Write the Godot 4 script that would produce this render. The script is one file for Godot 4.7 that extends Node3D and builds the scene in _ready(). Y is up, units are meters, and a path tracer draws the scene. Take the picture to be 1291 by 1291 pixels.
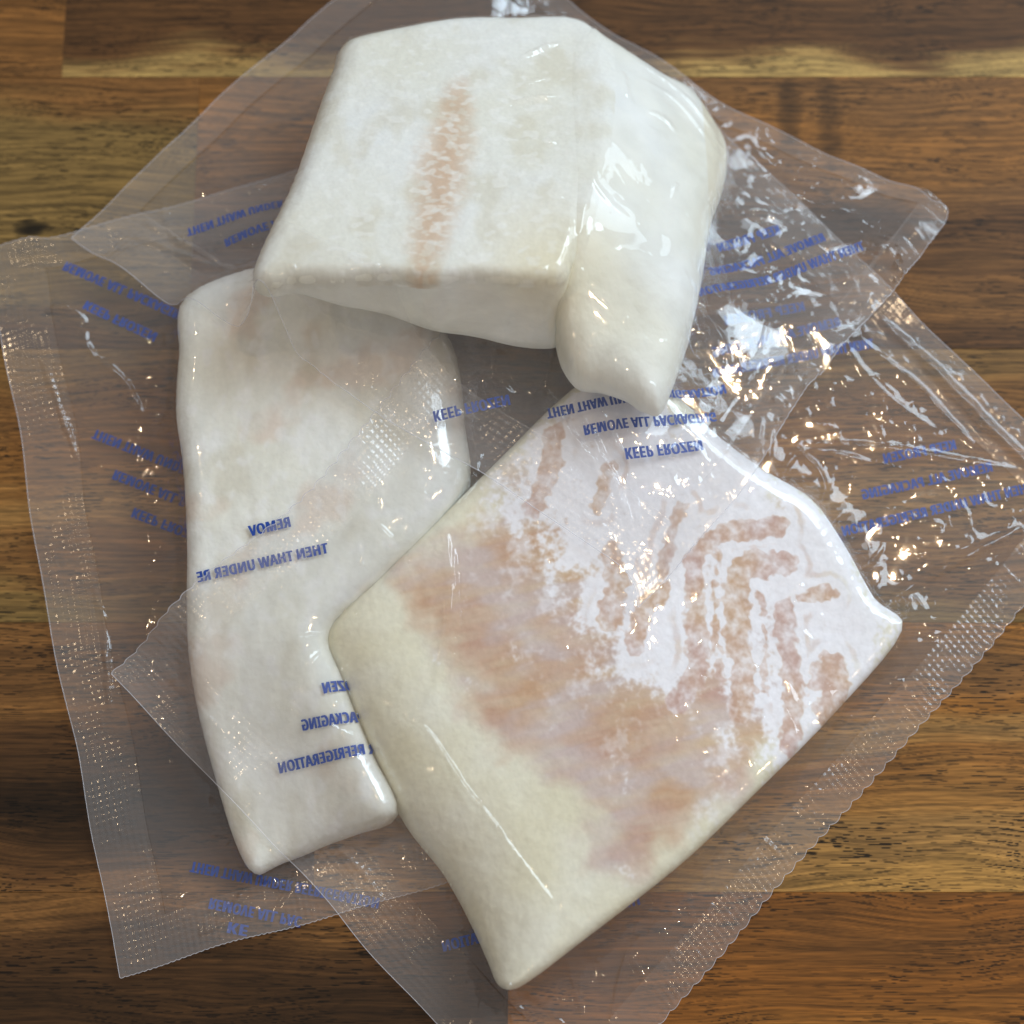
extends Node3D
# Three vacuum packed fish fillets on a butcher block. All lengths below are millimetres on the things themselves; MM turns them into metres.

const MM := 0.001
const HI := 0.45          # spacing of the fine film grids

var n_low := FastNoiseLite.new()
var n_mid := FastNoiseLite.new()
var n_fine := FastNoiseLite.new()
var n_cell := FastNoiseLite.new()
var n_ridge := FastNoiseLite.new()
var mats := {}
var ice_grain: ImageTexture
var rng := RandomNumberGenerator.new()


func set_noise(n: FastNoiseLite, sd: int, type: int, freq: float, oct: int) -> void:
	n.seed = sd
	n.noise_type = type
	n.frequency = freq
	n.fractal_octaves = oct
	n.fractal_type = FastNoiseLite.FRACTAL_FBM if oct > 1 else FastNoiseLite.FRACTAL_NONE


func _ready() -> void:
	# camera
	var cam := Camera3D.new()
	cam.name = "camera"
	cam.position = Vector3(0.0000, 0.4482, 0.1035)
	cam.rotation_degrees = Vector3(-90.0 + 13.00, 0, 0)
	var lens := CameraAttributesPhysical.new()
	lens.frustum_focal_length = 12.0 / tan(deg_to_rad(32.712 / 2.0))
	lens.frustum_near = 0.02
	lens.frustum_far = 20.0
	lens.frustum_focus_distance = 0.434
	lens.exposure_aperture = 4.5
	cam.attributes = lens
	cam.fov = 32.712
	cam.near = 0.02
	cam.far = 20.0
	add_child(cam)
	cam.current = true
	# room light: dim walls and ceiling all round, one cool window beyond the table, warm ceiling lamps overhead
	var env := Environment.new()
	env.background_mode = Environment.BG_COLOR
	env.background_color = Color(0.58, 0.59, 0.605)
	env.background_energy_multiplier = 1.0
	env.tonemap_mode = Environment.TONE_MAPPER_LINEAR
	env.tonemap_exposure = 1.08
	env.sdfgi_enabled = true
	env.ssao_enabled = true
	env.ssil_enabled = true
	var around := WorldEnvironment.new()
	around.name = "room_air"
	around.environment = env
	add_child(around)
	# each: where it stands, its size, its energy
	for w in [[Vector3(0.75, 1.0, -0.68), Vector2(0.85, 0.5), 1.3], [Vector3(1.0, 0.62, -0.75), Vector2(0.5, 0.5), 0.25]]:
		var window := AreaLight3D.new()
		window.name = "window_light"
		window.area_size = w[1]
		window.light_color = Color(0.86, 0.94, 1.0)
		window.light_energy = w[2]
		window.area_range = 6.0
		window.shadow_enabled = true
		window.position = w[0]
		add_child(window, true)
		window.look_at(Vector3(0, 0.02, 0))
	for p in [Vector3(0.36, 1.55, -0.42), Vector3(-0.95, 1.3, -0.35), Vector3(1.15, 1.3, 0.25), Vector3(0.3, 1.2, 0.95)]:
		var lamp := OmniLight3D.new()
		lamp.name = "ceiling_lamp_light"
		lamp.light_color = Color(1.0, 0.87, 0.70)
		lamp.light_energy = 0.1 if p.x == 0.36 else 0.18
		lamp.light_size = 0.02
		lamp.omni_range = 8.0
		lamp.omni_attenuation = 2.0
		lamp.shadow_enabled = true
		lamp.position = p
		add_child(lamp, true)

	rng.seed = 11
	set_noise(n_low, 3, FastNoiseLite.TYPE_SIMPLEX_SMOOTH, 0.02, 3)
	set_noise(n_mid, 5, FastNoiseLite.TYPE_SIMPLEX_SMOOTH, 0.09, 3)
	set_noise(n_fine, 8, FastNoiseLite.TYPE_SIMPLEX_SMOOTH, 0.5, 2)
	set_noise(n_ridge, 21, FastNoiseLite.TYPE_SIMPLEX_SMOOTH, 0.07, 3)
	n_ridge.fractal_type = FastNoiseLite.FRACTAL_RIDGED
	n_cell.seed = 4
	n_cell.noise_type = FastNoiseLite.TYPE_CELLULAR
	n_cell.frequency = 0.35
	make_materials()
	make_table()
	make_packs()


# ------------------------------------------------------------------ helpers

func tag(o: Node, label: String, category: String, group := "") -> void:
	o.set_meta("label", label)
	o.set_meta("category", category)
	if group:
		o.set_meta("group", group)


func make_materials() -> void:
	var g := FastNoiseLite.new()
	set_noise(g, 31, FastNoiseLite.TYPE_SIMPLEX_SMOOTH, 0.035, 4)
	var grain := g.get_image(1024, 1024)
	grain.convert(Image.FORMAT_RGBA8)
	grain.bump_map_to_normal_map(6.0)
	ice_grain = ImageTexture.create_from_image(grain)
	var film := StandardMaterial3D.new()
	film.transparency = BaseMaterial3D.TRANSPARENCY_ALPHA
	film.albedo_color = Color(0.89, 0.87, 0.86, 0.042)
	film.roughness = 0.05
	film.cull_mode = BaseMaterial3D.CULL_DISABLED
	mats.film = film
	var seal: StandardMaterial3D = film.duplicate()
	seal.albedo_color = Color(0.89, 0.87, 0.86, 0.125)
	seal.roughness = 0.14
	mats.seal = seal
	var cut: StandardMaterial3D = film.duplicate()
	cut.albedo_color = Color(0.9, 0.9, 0.93, 0.35)
	cut.roughness = 0.2
	mats.cut = cut
	var ink := StandardMaterial3D.new()
	ink.albedo_color = Color(0.01, 0.235, 0.58)
	ink.roughness = 0.45
	ink.cull_mode = BaseMaterial3D.CULL_DISABLED
	mats.ink = ink


func grid_mesh(pos: PackedVector3Array, nu: int, nv: int, flip := false) -> ArrayMesh:
	# a mesh over nu x nv points, normals from neighbouring points
	var nor := PackedVector3Array()
	nor.resize(nu * nv)
	for j in nv:
		var ja := maxi(j - 1, 0) * nu
		var jb := mini(j + 1, nv - 1) * nu
		for i in nu:
			var a := pos[j * nu + mini(i + 1, nu - 1)] - pos[j * nu + maxi(i - 1, 0)]
			var b := pos[jb + i] - pos[ja + i]
			var c := b.cross(a).normalized()
			nor[j * nu + i] = c if c.y >= 0 else -c
	var idx := PackedInt32Array()
	idx.resize((nu - 1) * (nv - 1) * 6)
	var k := 0
	for j in nv - 1:
		for i in nu - 1:
			var p := j * nu + i
			idx[k] = p
			idx[k + 1] = p + 1
			idx[k + 2] = p + nu
			idx[k + 3] = p + 1
			idx[k + 4] = p + nu + 1
			idx[k + 5] = p + nu
			k += 6
	if flip:
		for q in range(0, idx.size(), 3):
			var t := idx[q + 1]
			idx[q + 1] = idx[q + 2]
			idx[q + 2] = t
	var arr := []
	arr.resize(Mesh.ARRAY_MAX)
	arr[Mesh.ARRAY_VERTEX] = pos
	arr[Mesh.ARRAY_NORMAL] = nor
	arr[Mesh.ARRAY_INDEX] = idx
	var m := ArrayMesh.new()
	m.add_surface_from_arrays(Mesh.PRIMITIVE_TRIANGLES, arr)
	return m


func part(called: String, mesh: Mesh, mat: Material, parent: Node) -> MeshInstance3D:
	var o := MeshInstance3D.new()
	o.name = called
	o.mesh = mesh
	o.material_override = mat
	parent.add_child(o, true)
	return o


func smooth_line(pts: Array, per: int, closed := false) -> PackedVector2Array:
	var out := PackedVector2Array()
	var n := pts.size()
	for i in (n if closed else n - 1):
		var a: Vector2 = pts[(i - 1 + n) % n] if closed or i > 0 else pts[0]
		var b: Vector2 = pts[i]
		var c: Vector2 = pts[(i + 1) % n]
		var d: Vector2 = pts[(i + 2) % n] if closed or i < n - 2 else pts[n - 1]
		for k in per:
			out.append(b.cubic_interpolate(c, a, d, float(k) / per))
	if not closed:
		out.append(pts[n - 1])
	return out


# ------------------------------------------------------------------ table

func row_colour(stops: Array, v: float) -> Color:
	var f := clampf(v, 0.0, 0.9999) * (stops.size() - 1)
	var i := int(f)
	var t := f - i
	return (stops[i] as Color).lerp(stops[i + 1], t * t * (3.0 - 2.0 * t))


func wood_image(sd: int, z0: float, z1: float, joint: float, left: Array, right: Array, blotch: Array, pores: float) -> Image:
	var w := 1100
	var h := int(roundf((z1 - z0) / 0.27))
	var im := Image.create(w, h, false, Image.FORMAT_RGB8)
	var g := FastNoiseLite.new()
	set_noise(g, sd, FastNoiseLite.TYPE_SIMPLEX_SMOOTH, 1.0, 2)
	for y in h:
		var z := z0 + (y + 0.5) * (z1 - z0) / h
		var v := (y + 0.5) / h
		for x in w:
			var px := -150.0 + (x + 0.5) * 300.0 / w
			var off := 0.0 if px > joint else 500.0
			var wave := g.get_noise_2d(px * 0.011 + off, z * 0.03)
			var zz := z + wave * 3.2
			var c := row_colour(right if px > joint else left, v + 0.14 * wave + 0.05 * g.get_noise_2d(px * 0.03 + off, z * 0.25))
			var s := 1.0 + 0.30 * g.get_noise_2d(px * 0.016 + off, zz * 0.75 + 90.0) + 0.20 * g.get_noise_2d(px * 0.07 + off, zz * 2.4 + 40.0)
			var pore := g.get_noise_2d(px * 0.10 + off + 30.0, zz * 1.7 - 70.0)
			if pore > 0.30:
				s *= 1.0 - minf((pore - 0.30) * 2.6, 0.42) * pores * clampf(0.75 + 1.4 * g.get_noise_2d(px * 0.02, z * 0.06 + 300.0), 0.0, 1.4)
			for b in blotch:   # dark knots and heartwood smudges: centre, radii, depth
				var q := Vector2((px - b[0].x) / b[1].x, (z - b[0].y) / b[1].y).length() + 0.35 * g.get_noise_2d(px * 0.12, z * 0.3)
				if q < 1.0:
					s *= 1.0 - b[2] * (1.0 - q * q)
			im.set_pixel(x, y, Color(c.r * s, c.g * s, c.b * s))
	return im


func make_table() -> void:
	var top := Node3D.new()
	top.name = "wooden_tabletop"
	tag(top, "oiled butcher block tabletop of brown striped wooden staves under the packages", "tabletop")
	top.set_meta("kind", "structure")
	add_child(top)
	var seams: Array = [Vector2(-0.1, -124.9), Vector2(-0.1, -45.1), Vector2(-0.1, 29.5), Vector2(-0.1, 98.0)]
	var step: float = (seams[3].y - seams[0].y) / 3.0
	var z: Array = [seams[0].y - step, seams[0].y, seams[1].y, seams[2].y, seams[3].y, seams[3].y + step]
	var j0: Vector2 = [Vector2(-126.0, -133.9)][0]
	var j1: Vector2 = [Vector2(-87.4, -100.3)][0]
	var knot: Vector2 = [Vector2(-131.6, -79.7)][0]
	var smudge: Array = [Vector2(77.2, -114.6), Vector2(88.1, -112.2), Vector2(93.4, -81.6)]
	var low: Array = [Vector2(-117.9, 75.4), Vector2(-106.6, 61.3)]
	var dark := Color(0.33, 0.222, 0.122)
	var mid := Color(0.45, 0.31, 0.165)
	var tan_ := Color(0.56, 0.415, 0.23)
	var olive := Color(0.46, 0.365, 0.205)
	var sap := Color(0.64, 0.525, 0.31)
	var amber := Color(0.555, 0.365, 0.155)
	var rust := Color(0.465, 0.29, 0.118)
	var rows := [
		[101, INF, j0.x, [mid, mid, mid.lerp(rust, 0.3), mid], [dark, mid, dark, mid, dark, dark, sap], []],
		[102, INF, j1.x, [mid, olive, olive, olive, dark], [mid, amber.lerp(mid, 0.5), mid, dark, mid, dark], [[knot, Vector2(5, 3), 0.7], [smudge[0], Vector2(4, 15), 0.35], [smudge[1], Vector2(4, 17), 0.3], [smudge[2], Vector2(22, 8), 0.3]]],
		[103, INF, -999.0, [mid], [olive.lerp(mid, 0.5), mid, amber.lerp(mid, 0.6), tan_, mid, olive], []],
		[104, INF, -999.0, [mid], [amber, mid, amber, tan_, amber.lerp(mid, 0.5), amber.lerp(tan_, 0.5), tan_, sap.lerp(amber, 0.5)], [[low[0], Vector2(40, 9), 0.3]]],
		[105, INF, -999.0, [mid], [rust, rust.lerp(dark, 0.3), rust, amber.lerp(rust, 0.5), rust.lerp(dark, 0.5), rust, amber], []],
	]
	rows[3][2] = [Vector2(-50.0, 53.2)][0].x
	rows[3][3] = [mid, mid.lerp(dark, 0.5), mid, dark, dark.darkened(0.2), dark.darkened(0.35), dark, mid]
	rows[4][2] = [Vector2(-1.1, 112.5)][0].x
	rows[4][3] = [mid, dark.darkened(0.15), dark.darkened(0.35), dark.darkened(0.2), dark.darkened(0.3), dark]
	var faces := []
	for k in 5:
		var r: Array = rows[k]
		var im := wood_image(r[0], z[k], z[k + 1], r[2], r[3], r[4], r[5], 1.0 if k != 3 else 1.3)
		var m := StandardMaterial3D.new()
		var t := ImageTexture.create_from_image(im)
		m.albedo_texture = t
		m.roughness = 0.55
		m.metallic_specular = 0.3
		m.heightmap_enabled = true
		m.heightmap_texture = t
		m.heightmap_scale = 0.004
		faces.append(m)
	for row in range(-2, 7):
		var k := posmod(row, 5)
		var za: float = z[0] + step * row if row < 0 else z[row] if row < 5 else z[5] + step * (row - 5)
		var zb: float = za + step if row < 0 or row > 4 else z[row + 1]
		var cut: float = rows[k][2]
		var ends := [-300.0, cut, 300.0] if cut > -300.0 else [-300.0, 300.0]
		if row < 0 or row > 4:
			ends = [-300.0, -90.0 + 70.0 * (row % 3), 300.0]
		for e in ends.size() - 1:
			part("plank", plank(ends[e], ends[e + 1], za, zb), faces[k], top)


func plank(xa: float, xb: float, za: float, zb: float) -> ArrayMesh:
	# a stave 30 mm thick, its top edges eased; uv runs along the grain
	var st := SurfaceTool.new()
	st.begin(Mesh.PRIMITIVE_TRIANGLES)
	st.set_smooth_group(-1)
	var g := 0.02
	var c := 0.1
	xa += g; xb -= g; za += g; zb -= g
	var loops := []
	for l in [[0.0, -30.0], [0.0, -c], [c, 0.0]]:
		loops.append([Vector3(xa + l[0], l[1], za + l[0]), Vector3(xb - l[0], l[1], za + l[0]), Vector3(xb - l[0], l[1], zb - l[0]), Vector3(xa + l[0], l[1], zb - l[0])])
	var quad := func(a: Vector3, b: Vector3, d: Vector3, e: Vector3) -> void:
		for p: Vector3 in [a, b, d, a, d, e]:
			st.set_uv(Vector2((p.x + 150.0) / 300.0, (p.z - za) / (zb - za)))
			st.add_vertex(p * MM)
	for l in 2:
		for s in 4:
			quad.call(loops[l][s], loops[l + 1][s], loops[l + 1][(s + 1) % 4], loops[l][(s + 1) % 4])
	quad.call(loops[2][0], loops[2][1], loops[2][2], loops[2][3])
	st.generate_normals()
	return st.commit()


# ------------------------------------------------------------------ fillets

class Fillet:
	var line := PackedVector2Array()   # outline, seen from above in the pack's own frame
	var inset := PackedFloat32Array()  # how far the rounded rim reaches in from each outline point
	var normal := PackedVector2Array() # outward
	var base := 1.0
	var under: Variant = null           # height of the underside, where it is not level
	var lo := Vector2(1e9, 1e9)
	var hi := Vector2(-1e9, -1e9)
	var top: Callable                  # height of the upper face over a point
	var drop_share := 0.75
	var heart := Vector2(INF, 0)       # a point that sees the whole outline

	func setup(pts: Array, per: int) -> void:
		var n := pts.size()
		for i in n:
			var q := [pts[(i - 1 + n) % n], pts[i], pts[(i + 1) % n], pts[(i + 2) % n]]
			for k in per:
				var v: Vector3 = (q[1] as Vector3).cubic_interpolate(q[2], q[0], q[3], float(k) / per)
				line.append(Vector2(v.x, v.y))
				inset.append(maxf(v.z, 1.5))
		var m := line.size()
		var area := 0.0
		for i in m:
			area += line[i].cross(line[(i + 1) % m])
		for i in m:
			var t := line[(i + 1) % m] - line[(i - 1 + m) % m]
			var o := Vector2(t.y, -t.x).normalized()
			normal.append(o if area > 0 else -o)
			lo = lo.min(line[i])
			hi = hi.max(line[i])

	func near(p: Vector2) -> Vector3:
		# x: signed distance (inside positive), y: inset there, z: index along the outline
		var best := 1e12
		var at := 0.0
		var w := 1.0
		var deep := 0.0
		var deep_d := 0.0
		var deep_w := 1.0
		var inside := false
		var m := line.size()
		var a := line[m - 1]
		for i in m:
			var b := line[i]
			if (a.y > p.y) != (b.y > p.y) and p.x < (b.x - a.x) * (p.y - a.y) / (b.y - a.y) + a.x:
				inside = not inside
			var ab := b - a
			var t := clampf((p - a).dot(ab) / maxf(ab.length_squared(), 1e-6), 0.0, 1.0)
			var d := (p - a - ab * t).length_squared()
			var wi := lerpf(inset[(i - 1 + m) % m], inset[i], t)
			if d < best:
				best = d
				at = i - 1 + t
				w = wi
			if d < wi * wi:
				var k := 1.0 - sqrt(d) / wi
				var fall := (wi * 0.65 + 2.0) * (1.0 - sqrt(maxf(1.0 - k * k, 0.0)))
				if fall > deep:
					deep = fall
					deep_d = d
					deep_w = wi
			a = b
		if inside and deep > 0.0:
			return Vector3(sqrt(deep_d), deep_w, at)
		return Vector3(sqrt(best) if inside else -sqrt(best), w, at)

	func floor_at(p: Vector2) -> float:
		return base if under == null else float((under as Callable).call(p))

	func rim(t: float, w: float, b: float) -> float:
		return clampf(w * 0.65 + 2.0, 1.0, maxf((t - b) * drop_share, 1.0))

	func height(p: Vector2, s: Vector3) -> float:
		var t: float = top.call(p)
		if s.x >= s.y:
			return t
		var k := 1.0 - maxf(s.x, 0.0) / s.y
		return t - rim(t, s.y, floor_at(p)) * (1.0 - sqrt(maxf(1.0 - k * k, 0.0)))


func fillet_mesh(f: Fillet, tex_lo: Vector2, tex_size: float) -> ArrayMesh:
	var m := f.line.size()
	var c := (f.lo + f.hi) / 2.0 if f.heart.x == INF else f.heart
	var rings := 46
	var under := 9
	var pos := PackedVector3Array()
	var uv := PackedVector2Array()
	for r in rings + under:
		for i in m + 1:
			var q := i % m
			var p := f.line[q]
			if r < rings:
				var t := 1.0 - float(r) / (rings - 1)
				var at := c + (p - c) * (1.0 - pow(t, 2.2)) if r else c
				var s := f.near(at)
				if r == rings - 1:
					s = Vector3(0, f.inset[q], 0)
				pos.append(Vector3(at.x, f.height(at, s), at.y) * MM)
				uv.append((at - tex_lo) / tex_size)
			else:
				var t := float(r - rings + 1) / under
				var y0 := f.height(p, Vector3(0, f.inset[q], 0))
				var fl := f.floor_at(p)
				var round_ := minf(4.0, (y0 - fl) * 0.6)
				var arc := t * (y0 - fl)
				var y := y0 - arc
				var pull := 0.0
				if y < fl + round_:
					var k := 1.0 - (y - fl) / round_
					pull = round_ * (1.0 - sqrt(maxf(1.0 - k * k, 0.0)))
				var bulge := 0.5 * n_mid.get_noise_3d(p.x, y, p.y) * sin(t * PI)
				var at := p - f.normal[q] * (pull - bulge)
				pos.append(Vector3(at.x, y, at.y) * MM)
				uv.append((p + f.normal[q] * arc - tex_lo) / tex_size)
	# close the underside
	for i in m + 1:
		pos.append(Vector3(c.x, f.floor_at(c), c.y) * MM)
		uv.append((c - tex_lo) / tex_size)
	var st := SurfaceTool.new()
	st.begin(Mesh.PRIMITIVE_TRIANGLES)
	st.set_smooth_group(0)
	for i in pos.size():
		st.set_uv(uv[i])
		st.add_vertex(pos[i])
	var area := 0.0
	for i in m:
		area += f.line[i].cross(f.line[(i + 1) % m])
	var w := m + 1
	for r in rings + under:
		for i in m:
			var p := r * w + i
			for t in ([p, p + w, p + 1, p + 1, p + w, p + w + 1] if area < 0 else [p, p + 1, p + w, p + 1, p + w + 1, p + w]):
				st.add_index(t)
	st.generate_normals()
	return st.commit()


func seg_dist(p: Vector2, line: PackedVector2Array) -> Vector2:
	# distance to a polyline, and the length along it (in points)
	var best := 1e9
	var at := 0.0
	for i in line.size() - 1:
		var ab := line[i + 1] - line[i]
		var t := clampf((p - line[i]).dot(ab) / maxf(ab.length_squared(), 1e-6), 0.0, 1.0)
		var d := (p - line[i] - ab * t).length_squared()
		if d < best:
			best = d
			at = i + t
	return Vector2(sqrt(best), at)


func poly_depth(p: Vector2, line: PackedVector2Array) -> float:
	var inside := Geometry2D.is_point_in_polygon(p, line)
	var best := 1e9
	for i in line.size():
		var a := line[i]
		var ab := line[(i + 1) % line.size()] - a
		var t := clampf((p - a).dot(ab) / ab.length_squared(), 0.0, 1.0)
		best = minf(best, (p - a - ab * t).length_squared())
	return sqrt(best) if inside else -sqrt(best)


func field(lo: Vector2, size: float, step: float, f: Callable) -> Sheet:
	# a slowly varying measure worked out once on a coarse grid
	var s := Sheet.new()
	s.lo = lo
	s.step = step
	s.nx = int(size / step) + 2
	s.ny = s.nx
	s.y.resize(s.nx * s.ny)
	for j in s.ny:
		for i in s.nx:
			s.y[j * s.nx + i] = f.call(lo + Vector2(i, j) * step)
	return s


func fish_material(im: Image) -> StandardMaterial3D:
	var m := StandardMaterial3D.new()
	m.albedo_texture = ImageTexture.create_from_image(im)
	m.texture_repeat = false
	m.roughness = 0.55
	m.metallic_specular = 0.3
	m.normal_enabled = true
	m.normal_texture = ice_grain
	m.normal_scale = 0.2
	m.uv1_scale = Vector3.ONE
	return m


func paint(lo: Vector2, size: float, n: int, f: Fillet, colour: Callable) -> Image:
	var im := Image.create(n, n, false, Image.FORMAT_RGB8)
	im.fill(Color(0.85, 0.83, 0.76))
	var a := f.lo - Vector2(26, 26)
	var b := f.hi + Vector2(26, 26)
	for y in n:
		for x in n:
			var p := lo + Vector2(x + 0.5, y + 0.5) * size / n
			if p.x > a.x and p.y > a.y and p.x < b.x and p.y < b.y:
				im.set_pixel(x, y, colour.call(p))
	return im


# ------------------------------------------------------------------ film

class Sheet:
	# heights of a pack's two films over its own ground plan
	var lo: Vector2
	var nx: int
	var ny: int
	var step: float
	var y := PackedFloat32Array()

	func at(p: Vector2) -> float:
		var u := clampf((p.x - lo.x) / step, 0.0, nx - 1.001)
		var v := clampf((p.y - lo.y) / step, 0.0, ny - 1.001)
		var i := int(u)
		var j := int(v)
		u -= i
		v -= j
		var k := j * nx + i
		return lerpf(lerpf(y[k], y[k + 1], u), lerpf(y[k + nx], y[k + nx + 1], u), v)

	func finer(s: float) -> Sheet:
		var o := Sheet.new()
		o.lo = lo
		o.step = s
		o.nx = int((nx - 1) * step / s)
		o.ny = int((ny - 1) * step / s)
		o.y.resize(o.nx * o.ny)
		# Catmull-Rom in x, then in z
		var mid := PackedFloat32Array()
		mid.resize(o.nx * ny)
		for i in o.nx:
			var u := i * s / step
			var a := mini(int(u), nx - 2)
			var t := u - a
			var w := Vector4(-0.5 * t * t * t + t * t - 0.5 * t, 1.5 * t * t * t - 2.5 * t * t + 1.0, -1.5 * t * t * t + 2.0 * t * t + 0.5 * t, 0.5 * t * t * t - 0.5 * t * t)
			var a0 := maxi(a - 1, 0)
			var a3 := mini(a + 2, nx - 1)
			for j in ny:
				var r := j * nx
				mid[j * o.nx + i] = y[r + a0] * w.x + y[r + a] * w.y + y[r + a + 1] * w.z + y[r + a3] * w.w
		for j in o.ny:
			var v := j * s / step
			var a := mini(int(v), ny - 2)
			var t := v - a
			var w := Vector4(-0.5 * t * t * t + t * t - 0.5 * t, 1.5 * t * t * t - 2.5 * t * t + 1.0, -1.5 * t * t * t + 2.0 * t * t + 0.5 * t, 0.5 * t * t * t - 0.5 * t * t)
			var r0 := maxi(a - 1, 0) * o.nx
			var r1 := a * o.nx
			var r2 := (a + 1) * o.nx
			var r3 := mini(a + 2, ny - 1) * o.nx
			var r := j * o.nx
			for i in o.nx:
				o.y[r + i] = mid[r0 + i] * w.x + mid[r1 + i] * w.y + mid[r2 + i] * w.z + mid[r3 + i] * w.w
		return o

	func crease(line: PackedVector2Array, width: float, amp: float, wobble: FastNoiseLite) -> void:
		# a fold raised along a line, thinning towards both ends
		var n := line.size()
		var total := 0.0
		for i in n - 1:
			total += line[i].distance_to(line[i + 1])
		var done := 0.0
		var reach := width * 2.6
		for s in n - 1:
			var a := line[s]
			var b := line[s + 1]
			var ab := b - a
			var l := ab.length()
			if l < 1e-4:
				continue
			var i0 := maxi(int((minf(a.x, b.x) - reach - lo.x) / step), 0)
			var i1 := mini(int((maxf(a.x, b.x) + reach - lo.x) / step) + 1, nx - 1)
			var j0 := maxi(int((minf(a.y, b.y) - reach - lo.y) / step), 0)
			var j1 := mini(int((maxf(a.y, b.y) + reach - lo.y) / step) + 1, ny - 1)
			for j in range(j0, j1 + 1):
				for i in range(i0, i1 + 1):
					var p := lo + Vector2(i, j) * step
					var t := (p - a).dot(ab) / (l * l)
					if t < 0.0 or t >= 1.0:
						continue
					var along := (done + t * l) / total
					var side := (p - a).cross(ab) / l + 0.35 * width * wobble.get_noise_1d(done + t * l)
					var fade := sin(PI * clampf(along, 0.0, 1.0))
					fade = pow(fade, 0.6) * (0.8 + 0.5 * wobble.get_noise_1d(900.0 + (done + t * l) * 0.7))
					var q := side / (width * (0.65 + 0.35 * fade))
					y[j * nx + i] += amp * fade * exp(-q * q)
			done += l


class Pack:
	var frame: Node3D
	var tilt: float          # slope of the pack's plane, radians
	var origin := Vector3()  # millimetres
	var edges := []          # four polylines: (u,0) (1,v) (u,1) (0,v), each running with u or v
	var fish := []
	var top: Sheet
	var mid: Sheet
	var lo := Vector2(1e9, 1e9)
	var hi := Vector2(-1e9, -1e9)
	var border := PackedVector2Array()
	var len_u := 1.0
	var len_v := 1.0

	func set_edges(e: Array) -> void:
		edges = e
		for l: PackedVector2Array in e:
			for p in l:
				lo = lo.min(p)
				hi = hi.max(p)
		for n in 12:
			border.append(along(e[0], n / 12.0))
		for n in 12:
			border.append(along(e[1], n / 12.0))
		for n in 12:
			border.append(along(e[2], 1.0 - n / 12.0))
		for n in 12:
			border.append(along(e[3], 1.0 - n / 12.0))
		lo -= Vector2(4, 4)
		hi += Vector2(4, 4)
		len_u = (along(e[0], 1.0) - along(e[0], 0.0)).length()
		len_v = (along(e[1], 1.0) - along(e[1], 0.0)).length()

	static func along(l: PackedVector2Array, t: float) -> Vector2:
		var f := clampf(t, 0.0, 0.99999) * (l.size() - 1)
		var i := int(f)
		return l[i].lerp(l[i + 1], f - i)

	func place(u: float, v: float) -> Vector2:
		var a := along(edges[0], u)
		var b := along(edges[2], u)
		var c := along(edges[3], v)
		var d := along(edges[1], v)
		var p00: Vector2 = edges[0][0]
		var p10: Vector2 = edges[0][edges[0].size() - 1]
		var p01: Vector2 = edges[2][0]
		var p11: Vector2 = edges[2][edges[2].size() - 1]
		var wob := 0.5 * Vector2(sin(v * 13.0 + lo.x) + 0.6 * sin(v * 29.0), sin(u * 11.0 + lo.y) + 0.6 * sin(u * 27.0))
		return wob + a.lerp(b, v) + c.lerp(d, u) - p00.lerp(p10, u).lerp(p01.lerp(p11, u), v)

	func world(p: Vector3) -> Vector3:
		return origin + Vector3(p.x, p.y * cos(tilt) + p.z * sin(tilt), -p.y * sin(tilt) + p.z * cos(tilt))


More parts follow.
